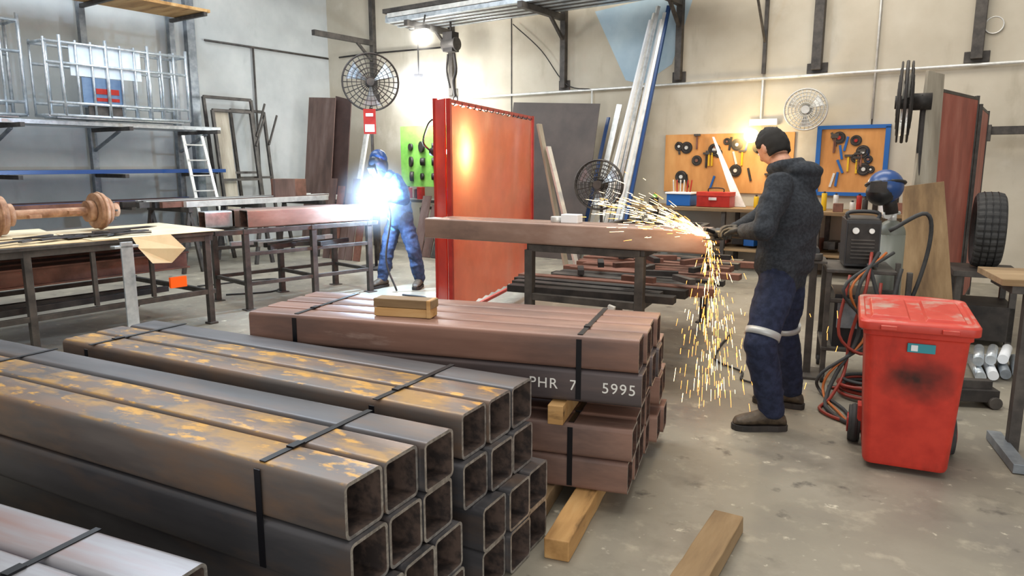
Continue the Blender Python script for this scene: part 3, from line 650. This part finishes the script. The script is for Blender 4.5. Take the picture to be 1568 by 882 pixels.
b.path([(2.0,6.4,.012),(1.75,5.9,.012),(1.62,5.5,.012),(1.72,5.2,.012),(1.66,5.0,.012),(1.78,4.85,.012)],.008,rubber); b.finish()
b=B('extension_cable')
b.path([(-1.3,8.4,.01),(-1.0,8.2,.01),(-1.2,7.8,.01),(-1.7,7.9,.01),(-2.0,8.3,.01)],.012,rubber); b.finish()
b=B('extension_cable')
b.path([(-3.4,8.4,.01),(-2.9,8.7,.01),(-3.2,9.6,.01),(-4.0,9.0,.01)],.01,rubber)
b.finish()
b=B('folding_screen_panel')
def panel(p,q,z0,z1,m):
    p=V(p);q=V(q); b.slab([p+V((0,0,z0)),q+V((0,0,z0)),q+V((0,0,z1)),p+V((0,0,z1))],.012,m)
    for x in(p,q): b.beam(x+V((0,0,.03)),x+V((0,0,z1+.03)),.035,.035,dsteel,up=(1,0,0))
    for z in(z0,z1): b.beam(p+V((0,0,z)),q+V((0,0,z)),.03,.03,dsteel)
panel((3.75,6.5,0),(4.62,7.35,0),.15,2.18,redold); panel((4.66,7.35,0),(5.35,8.3,0),.12,2.1,redold); b.finish(.003)
b=B('leaning_boards')
b.slab([(3.26,6.0,.0),(3.60,6.15,.0),(3.70,6.4,2.30),(3.50,6.3,2.32)],.025,wood_grey)
b.slab([(3.14,5.66,.0),(3.60,5.66,.0),(3.52,5.94,1.40),(3.20,5.94,1.36)],.03,wood_plank)
b.finish(.003)
b=B('car_tyre'); tcn=V((4.14,6.25,.98)); ax=V((.88,-.47,0)).normalized()
a_,b_=b.basis(ax)
prof=[(.20,-.08),(.24,-.105),(.29,-.11),(.315,-.095),(.325,-.06),(.328,0),(.325,.06),(.315,.095),(.29,.11),(.24,.105),(.20,.08),(.215,0)]
n=96; vs=[];fs=[]
for i in range(n):
    t=2*math.pi*i/n; dd=a_*math.cos(t)+b_*math.sin(t)
    for r,x in prof:
        g=.009 if (i%3==0 and r>.31) else 0
        vs.append(tcn+dd*(r-g)+ax*x)
K=len(prof)
for i in range(n):
    for j in range(K): fs.append((i*K+j,((i+1)%n)*K+j,((i+1)%n)*K+(j+1)%K,i*K+(j+1)%K))
b.add(vs,fs,rubber,False)
for x in(-.05,0,.05): b.tor(tcn+ax*x,ax,.327,.004,plastic_k,n=64,k=4)
b.cyl(tcn-ax*.06,tcn+ax*.07,.2,dark,n=32); b.cyl(tcn+ax*.07,tcn+ax*.08,.06,alu)
b.finish()
b=B('tyre_stand',fr(4.14,6.25,-26))
b.box((0,0,.62),(.5,.6,.05),dsteel)
for x in(-.2,.2):
    for y in(-.25,.25): b.box((x,y,.3),(.05,.05,.6),dsteel)
b.box((0,0,.2),(.45,.55,.3),dark); b.finish(.004)
b=B('pipe_offcuts')
for i in range(7): x=3.35+.11*(i%4)+.05*(i//4); b.cyl((x,4.95+.03*i,.045+.08*(i//4)),(x+.25,5.45,.045+.08*(i//4)),.035,random.choice([bsteel,galv,white]))
b.finish()
b=B('floor_jack',fr(2.95,4.5,-10)); b.box((0,0,.08),(.35,.16,.08),dark); b.cyl((.15,-.1,.04),(.15,.1,.04),.04,dsteel); b.cyl((-.15,-.1,.04),(-.15,.1,.04),.04,dsteel); b.box((.05,0,.14),(.2,.06,.06),dsteel); b.cyl((-.1,0,.12),(-.3,0,.22),.015,dsteel); b.finish(.004)
b=B('wall_clamp_bracket',ROOM); b.box((12.6,-.25,1.95),(.9,.08,.1),dsteel,rz=0); b.box((12.3,-.28,1.92),(.1,.12,.2),dsteel); b.cyl((12.2,-.3,1.9),(12.2,-.4,1.9),.04,dark); b.box((12.8,-.11,1.95),(.1,.22,.1),dsteel); b.finish(.004)
b=B('wall_vent',ROOM); b.cyl((12.25,-.0,3.25),(12.25,-.02,3.25),.1,wall_m,n=28); b.tor((12.25,-.02,3.25),(0,1,0),.1,.008,alu); b.finish()
# ------------------------------------------------------------ people
def chain(b,pts,rads,m,n=14):
    for i,(p,r) in enumerate(zip(pts,rads)):
        b.ell(p,r,m,n=n)
        if i: b.cyl(pts[i-1],p,rads[i-1],m,r2=r,n=n)
def fuse(b,voxel,labels,mats,fold,parent,name,sm=3):
    bmesh.ops.recalc_face_normals(b.bm,faces=b.bm.faces)
    me=bpy.data.meshes.new('tmp'); b.bm.to_mesh(me); b.bm.free()
    o=bpy.data.objects.new('tmp',me); bpy.context.scene.collection.objects.link(o)
    r=o.modifiers.new('r','REMESH'); r.mode='VOXEL'; r.voxel_size=voxel
    s=o.modifiers.new('s','SMOOTH'); s.iterations=sm; s.factor=.5
    bpy.context.view_layer.update()
    dg=bpy.context.evaluated_depsgraph_get(); ev=o.evaluated_get(dg)
    m2=bpy.data.meshes.new_from_object(ev); bpy.data.objects.remove(o)
    m2.materials.clear()
    for m in mats: m2.materials.append(m)
    if fold:
        nr=[v.normal.copy() for v in m2.vertices]
        for v,n_ in zip(m2.vertices,nr):
            c=v.co; a=noise.noise(V((c.x*6,c.y*6,c.z*10))); a2=noise.noise(V((c.x*12+3,c.y*12,c.z*20)))
            v.co=c+n_*fold*((1-abs(a)*2.6)+(.5-abs(a2)*1.4)*.55-.3)
    for p in m2.polygons:
        p.use_smooth=True
        if labels:
            best=9;k=0
            for (p1,p2,r1,r2,lb) in labels:
                d=p2-p1; t=max(0,min(1,(p.center-p1).dot(d)/max(d.length_squared,1e-9)))
                q=(p.center-(p1+d*t)).length-(r1+(r2-r1)*t)
                if q<best: best=q;k=lb
            p.material_index=k
    ob=bpy.data.objects.new(name,m2); bpy.context.scene.collection.objects.link(ob)
    ob.parent=parent; ob.matrix_parent_inverse=Matrix.Translation(-parent.location)
    return ob
def hand(name,w,F,N,S,m,parent,curl=.9,r=.0105,sc=1.05):
    b=B(name); w=V(w);F=V(F).normalized();N=(V(N)-F*V(N).dot(F)).normalized();S=(V(S)-F*V(S).dot(F)); S=(S-N*S.dot(N)).normalized()
    rings=[]
    for t,a,c in((-.03,.026,.02),(0,.027,.02),(.03,.036,.019),(.065,.042,.017),(.09,.042,.014),(.098,.038,.01)):
        rings.append([w+F*t*sc+S*a*math.cos(k*math.pi/8)*sc+N*c*math.sin(k*math.pi/8)*sc for k in range(16)])
    b.loft(rings,m)
    for off,Ln in((.031,.072),(.011,.08),(-.010,.075),(-.030,.06)):
        p=w+F*.085*sc+S*off*sc; pts=[p]; a=curl*.45
        for f in(.45,.30,.25):
            p=p+(F*math.cos(a)+N*math.sin(a))*Ln*f*sc; pts.append(p); a+=curl*.8
        chain(b,pts,[r,r*.98,r*.9,r*.8],m,n=10)
    p=w+F*.025*sc+S*.028*sc; d1=(F*.55+S*.65+N*.45).normalized(); d2=(F*.8+S*.1+N*.6).normalized()
    chain(b,[p,p+d1*.042*sc,p+d1*.042*sc+d2*.032*sc],[r*1.4,r*1.15,r*.95],m,n=10)
    return fuse(b,.0042,None,[m],0,parent,name,2)
def head(name,c,F,U,parent,cover=None):
    b=B(name); c=V(c);F=V(F).normalized();U=(V(U)-F*V(U).dot(F)).normalized();X=F.cross(U).normalized()
    def shell(fn,m,n=40,k=28):
        rings=[]
        for i in range(1,k):
            ph=math.pi*i/k; rings.append([fn(math.sin(ph)*math.cos(t*2*math.pi/n),math.sin(ph)*math.sin(t*2*math.pi/n),-math.cos(ph)) for t in range(n)])
        b.loft(rings,m)
    g=lambda a,s:math.exp(-(a/s)**2)
    def face(x,y,z):
        rx,ry,rz=.075,.096,.116
        if z<-.1: t=min(1,(-z-.1)/.9); rx*=1-.30*t*t; ry*=1-.12*t
        px,py,pz=x*rx,y*ry,z*rz
        if y>0:
            py*=.93
            py+=.024*g(x,.17)*g(z+.18,.16)+.012*g(x,.14)*g(z-.02,.16)+.005*g(z-.16,.08)*g(x,.5)-.009*(g(x-.42,.2)+g(x+.42,.2))*g(z-.0,.12)
            py+=.006*g(x,.3)*g(z+.46,.05)+.005*g(x,.3)*g(z+.57,.05)-.003*g(x,.35)*g(z+.515,.03)+.010*g(x,.3)*g(z+.85,.14)
        return c+X*px+F*py+U*pz
    shell(face,skin)
    for s in(-1,1):
        b.ell(c+X*.076*s-F*.006-U*.012,(.011,.019,.032),skin,R=Matrix((X,F,U)).transposed(),n=14)
        e=c+X*.031*s+F*.072+U*.002; b.ell(e,.0125,white,n=12); b.ell(e+F*.008,.0065,hair,n=10)
        b.beam(c+X*(.016*s)+F*.088+U*.021,c+X*(.045*s)+F*.078+U*.021,.006,.008,hair)
    def hr(x,y,z):
        inn=(y>.45 and z<.45) or z<-.55 or (y>.0 and z<.05)
        k=.88 if inn else 1.10+.08*noise.noise(V((x*6,y*6,z*6)))+.05*noise.noise(V((x*18,y*18,z*18)))
        return c+X*x*.075*k+F*(y*.096*k)+U*z*.116*k
    shell(hr,hair)
    b.cyl(c-U*.06-F*.012,c-U*.19-F*.03,.055,skin,r2=.06)
    if cover: cover(b,c,F,U,X)
    return b.finish(parent=parent,fixn=True)
def bootm(name,ank,toe,parent,m):
    b=B(name); ank=V(ank);toe=V(toe); d=V((toe.x-ank.x,toe.y-ank.y,0)); d.normalize(); s=V((-d.y,d.x,0))
    base=V((ank.x,ank.y,0)); rings=[]
    for t,w,h in((-.085,.02,.06),(-.075,.038,.09),(-.03,.046,.13),(.03,.046,.14),(.08,.049,.118),(.13,.054,.098),(.17,.053,.088),(.205,.043,.075),(.222,.024,.05)):
        c=base+d*t
        rings.append([c+s*w*math.cos(k*math.pi/8)+V((0,0,max(.03,.03+(h-.03)*(.5+.5*math.sin(k*math.pi/8))))) for k in range(16)])
    b.loft(rings,m); chain(b,[base+V((0,0,.10)),V((ank.x,ank.y,.0))+V((0,0,.22))],[.055,.06],m)
    fuse(b,.007,None,[m],.001,parent,name,2)
    b=B('boot_sole'); out=[]
    for t,w in((-.092,.015),(-.08,.034),(-.03,.045),(.03,.043),(.08,.050),(.13,.056),(.18,.054),(.215,.04),(.23,.012)): out.append((t,w))
    P=[base+d*t+s*w for t,w in out]+[base+d*t-s*w for t,w in out[::-1]]
    b.slab([p+V((0,0,.0)) for p in P],.036 if (P[1]-P[0]).cross(P[2]-P[0]).z>0 else -.036,dark)
    o=b.finish(.003,parent=parent)
def person(name,J,mt_,mb_,fold,gl,cover=None,hem=-.06,bulk=1.0,leg=1.0):
    J={k:V(v) for k,v in J.items()}
    F=J['F'].normalized(); Lf=V((-F.y,F.x,0)); e=empty(name,(J['pel'].x,J['pel'].y,0)); b=B('x'); lab=[]
    pel,ch,nb=J['pel'],J['chest'],J['neck']; up=(nb-pel).normalized()
    fw=(F-up*F.dot(up)).normalized()
    def ring(c,w,d): return [c+Lf*w*math.cos(k*math.pi/12)+fw*d*math.sin(k*math.pi/12) for k in range(24)]
    k_=bulk; shm=(J['shL']+J['shR'])/2
    R=[(pel+V((0,0,hem)),.172*k_,.140*k_),(pel+V((0,0,hem+.03)),.186*k_,.154*k_),(pel*.75+ch*.25,.182*k_,.152*k_),(pel*.4+ch*.6,.192*k_,.156*k_),(ch,.202*k_,.158*k_),(ch*.45+shm*.55,.200*k_,.142*k_),(shm+up*.02,.155,.115),(nb,.095,.088),(nb+up*.035,.072,.072)]
    b.loft([ring(*r) for r in R],mt_)
    for i in range(len(R)-1): lab.append((R[i][0],R[i+1][0],(R[i][1]+R[i][2])/2,(R[i+1][1]+R[i+1][2])/2,0))
    b.ell(pel+V((0,0,-.07)),(.155,.13,.12),mb_,n=20,R=Matrix((Lf,fw,V((0,0,1)))).transposed()); lab.append((pel+V((0,0,-.16)),pel+V((0,0,hem-.02)),.13,.13,1))
    for s in'LR':
        sh,el,wr=J['sh'+s],J['el'+s],J['wr'+s]; mid=(sh+el)/2; m2=(el+wr)/2
        P=[sh,mid,el,m2,wr]; Rr=[.080,.074,.062,.055,.044]; chain(b,P,Rr,mt_)
        for i in range(4): lab.append((P[i],P[i+1],Rr[i],Rr[i+1],0))
        hp,kn,an=J['hip'+s],J['kn'+s],J['an'+s]; 
        P=[hp,(hp+kn)/2,kn,(kn*.55+an*.45),an+V((0,0,.03))]; Rr=[.105*leg,.100*leg,.085*leg,.085*leg,.070*leg]; chain(b,P,Rr,mb_)
        for i in range(4): lab.append((P[i],P[i+1],Rr[i],Rr[i+1],1))
    if 'hood' in J:
        H=J['hood']; b.ell(H,(.11,.10,.055),mt_,n=18); b.ell(H+V((0,0,-.06)),(.10,.09,.08),mt_,n=18); b.tor(J['neck']+V((0,0,.035))+F*.01,(F*.25+V((0,0,1))),.078,.032,mt_,n=24,k=8); lab.append((H,H,.09,.09,0))
    fuse(b,.0105,lab,[mt_,mb_],fold,e,'body_and_clothes')
    for s in'LR': bootm('boot_'+s.lower(),J['an'+s],J['toe'+s],e,boot)
    head('head',J['head'],J['look'],(0,0,1),e,cover)
    for s in'LR': hand('hand_'+s.lower(),J['wr'+s],J['hF'+s],J['hN'+s],J['hS'+s],gl,e)
    return e
e1=person('man_grinding_steel',dict(F=(-.8,.6,0),pel=(1.60,4.20,.98),chest=(1.63,4.20,1.27),neck=(1.60,4.22,1.50),head=(1.53,4.30,1.64),look=(-.40,.80,-.55),hood=(1.66,4.155,1.51),
  shL=(1.495,4.06,1.425),shR=(1.72,4.36,1.43),elL=(1.38,3.94,1.19),elR=(1.57,4.54,1.22),wrL=(1.345,4.15,1.16),wrR=(1.38,4.40,1.16),
  hipL=(1.555,4.13,.90),hipR=(1.655,4.27,.90),knL=(1.42,4.00,.53),knR=(1.69,4.36,.52),anL=(1.53,4.04,.10),anR=(1.79,4.44,.10),toeL=(1.25,4.06,0),toeR=(1.6,4.55,0),
  hFL=(-.45,.75,0),hNL=(-.3,-.1,-.9),hSL=(-.9,-.5,0),hFR=(-.9,-.2,0),hNR=(.0,-.3,-.9),hSR=(0,-1,0)),hoodie,trous,.0075,glove,None,bulk=1.05,leg=1.04)
b=B('reflective_bands')
def sleeve(p,q,r):
    p=V(p);q=V(q); b.cyl(p,q,r,reflec,r2=r*1.01,n=28)
kn=V((1.42,4.00,.53)); hp=V((1.555,4.13,.90)); sleeve(kn.lerp(hp,.09),kn.lerp(hp,.19),.099)
kn=V((1.69,4.36,.52)); hp=V((1.655,4.27,.90)); sleeve(kn.lerp(hp,.04),kn.lerp(hp,.13),.098)
b.finish(parent=e1)
b=B('angle_grinder')
g0=V((1.36,4.29,1.13)); g1=V((1.25,4.385,1.13)); gd=(g1-g0).normalized()
b.cyl(g0-gd*.06,g0+gd*.05,.026,plastic_k,n=18); b.cyl(g0+gd*.05,g1,.033,plastic_k,n=18); b.cyl(g1,g1+gd*.04,.028,dsteel); 
b.cyl(g1+gd*.02+V((0,0,-.035)),g1+gd*.02+V((0,0,-.041)),.062,dark,n=28); b.cyl(g1+gd*.02,g1+gd*.02+V((0,0,-.04)),.02,dsteel); b.cyl(g1,g1+V((-.09,-.07,.03)),.012,plastic_k)
b.finish(.002,parent=e1)
def wcover(b,c,F,U,X):
    R=Matrix((X,F,U)).transposed()
    b.ell(c+F*.015-U*.01,(.112,.135,.145),helmet_m,R=R,n=26)
    b.ell(c+F*.06-U*.05,(.095,.10,.12),helmet_m,R=R,n=22)
    b.box(c+F*.145+U*.0,(.11,.03,.09),plastic_k,R=R); b.box(c+F*.162+U*.0,(.09,.005,.06),galv,R=R)
    b.ell(c-F*.03+U*.05,(.105,.11,.115),bluehel,R=R,n=22)
e2=person('man_welding',dict(F=(-.75,-.66,0),pel=(-1.40,9.0,.95),chest=(-1.45,8.95,1.21),neck=(-1.53,8.87,1.42),head=(-1.61,8.80,1.545),look=(-.35,-.70,-.50),
  shL=(-1.38,8.74,1.35),shR=(-1.66,9.02,1.35),elL=(-1.28,8.60,1.12),elR=(-1.78,8.90,1.12),wrL=(-1.46,8.60,1.13),wrR=(-1.70,8.74,1.15),
  hipL=(-1.335,8.93,.88),hipR=(-1.465,9.06,.88),knL=(-1.22,8.86,.49),knR=(-1.56,8.96,.49),anL=(-1.17,8.98,.10),anR=(-1.64,9.0,.10),toeL=(-1.20,8.75,0),toeR=(-1.78,8.80,0),
  hFL=(-.9,.15,-.1),hNL=(0,.3,-.9),hSL=(0,-1,0),hFR=(.5,-.5,-.3),hNR=(.2,0,-.9),hSR=(.6,.6,0)),jacket,jeans,.009,glove2,wcover,hem=-.12)
b=B('welding_torch'); b.path([(-1.62,8.72,1.17),(-1.60,8.70,1.12),(-1.60,8.70,1.09)],.012,plastic_k); b.cyl((-1.60,8.70,1.10),(-1.60,8.70,1.065),.009,galv); b.path([(-1.62,8.72,1.17),(-1.52,8.66,1.14),(-1.45,8.58,.9),(-1.52,8.6,.4),(-1.4,8.6,.02)],.012,rubber); b.finish(parent=e2)
# ------------------------------------------------------------ sparks & arc
random.seed(5)
b=B('grinding_sparks'); O=V((1.215,4.42,1.10))
def traj(O,v,t): return O+v*t+V((0,0,-4.9))*t*t
for i in range(430):
    sp=random.uniform(.65,1.1); ang=random.gauss(.48,.13); az=random.gauss(.08,.09)
    v=V((-math.cos(ang),az,math.sin(ang)))*5.0*sp
    T=random.random()**1.5*.145; dt=random.uniform(.004,.018)
    p=traj(O,v,T); q=traj(O,v,T+dt); b.cyl(p,q,random.uniform(.0009,.0018),random.choice([spk1,spk1,spk2]),r2=.0005,n=4,cap=False)
for i in range(420):
    v=V((random.gauss(.12,.26),random.gauss(-.15,.3),random.gauss(-.8,.6))); T=random.random()*.42; dt=random.uniform(.006,.024)
    p=traj(O,v,T); q=traj(O,v,T+dt)
    if q.z>.02: b.cyl(p,q,random.uniform(.0009,.0017),random.choice([spk1,spk2,spk2]),r2=.0006,n=4,cap=False)
for i in range(50):
    p=V((random.uniform(1.2,2.1),random.uniform(4.3,5.2),random.uniform(.02,.8))); b.cyl(p,p+V((random.uniform(-.01,.01),0,-random.uniform(.02,.05))),.0013,spk2,n=4,cap=False)
b.ell(O,.018,spk1,n=10)
b.finish(fixn=False)
b=B('welding_arc'); O2=V((-1.60,8.70,1.10)); b.ell(O2+V((0,-.01,.03)),(.06,.03,.05),arcE,n=14)
for i in range(130):
    d=V((random.gauss(0,1),random.gauss(-.3,.6),random.gauss(.1,.7))).normalized(); r=random.random()**1.5*.26; b.cyl(O2+d*r,O2+d*(r+random.uniform(.01,.05)),.0028,random.choice([spk1,spk2]),r2=.001,n=4,cap=False)
wa=b.finish(fixn=False)
h=B('arc_glow_fume'); h.ell(O2+V((0,-.12,.05)),.58,glow_volume('arc_glow_fume','#b8d8ff',.03,19.0),n=32); h.finish(parent=wa)  # thin fume with the arc's glow painted in as volume emission
def light(name,kind,loc,energy,col,size=.1,rot=None,sy=None):
    l=bpy.data.lights.new(name,kind); l.energy=energy; l.color=col
    if kind=='AREA': l.size=size; l.shape='RECTANGLE'; l.size_y=sy or size
    else: l.shadow_soft_size=size
    o=bpy.data.objects.new(name,l); o.location=loc
    if rot: o.rotation_euler=rot
    bpy.context.scene.collection.objects.link(o)
light('arc_light','POINT',(-1.66,8.50,1.22),240,(.5,.74,1),.03)
light('grinding_spark_light','POINT',(1.05,4.3,1.3),6,(1,.7,.35),.05)
light('ceiling_light','AREA',(0,4,6.2),290,(1,.96,.88),5,(0,0,math.radians(RA)),2)
light('ceiling_light.001','AREA',(2,9,6.2),270,(1,.93,.82),7,(0,0,math.radians(RA)),2)
light('ceiling_light.002','AREA',(-4,9,6.2),330,(.78,.89,1),5,(0,0,math.radians(RA)),2)
light('front_fill_light','AREA',(1.5,-6.5,2.4),340,(1,.98,.94),9,(math.radians(88),0,0),4)  # unseen area light added behind the camera as front fill
# ------------------------------------------------------------ world, camera
w=bpy.data.worlds.new('w'); bpy.context.scene.world=w; w.use_nodes=True
w.node_tree.nodes['Background'].inputs[0].default_value=(1,.98,.96,1); w.node_tree.nodes['Background'].inputs[1].default_value=.52
cam=bpy.data.cameras.new('camera'); co=bpy.data.objects.new('camera',cam); bpy.context.scene.collection.objects.link(co)
co.location=(0,0,1.55); co.rotation_euler=(math.radians(90-9.85),0,0); cam.sensor_width=36; cam.lens=36*1100/1568; cam.clip_end=100
bpy.context.scene.camera=co
bpy.context.scene.view_settings.view_transform='Standard'
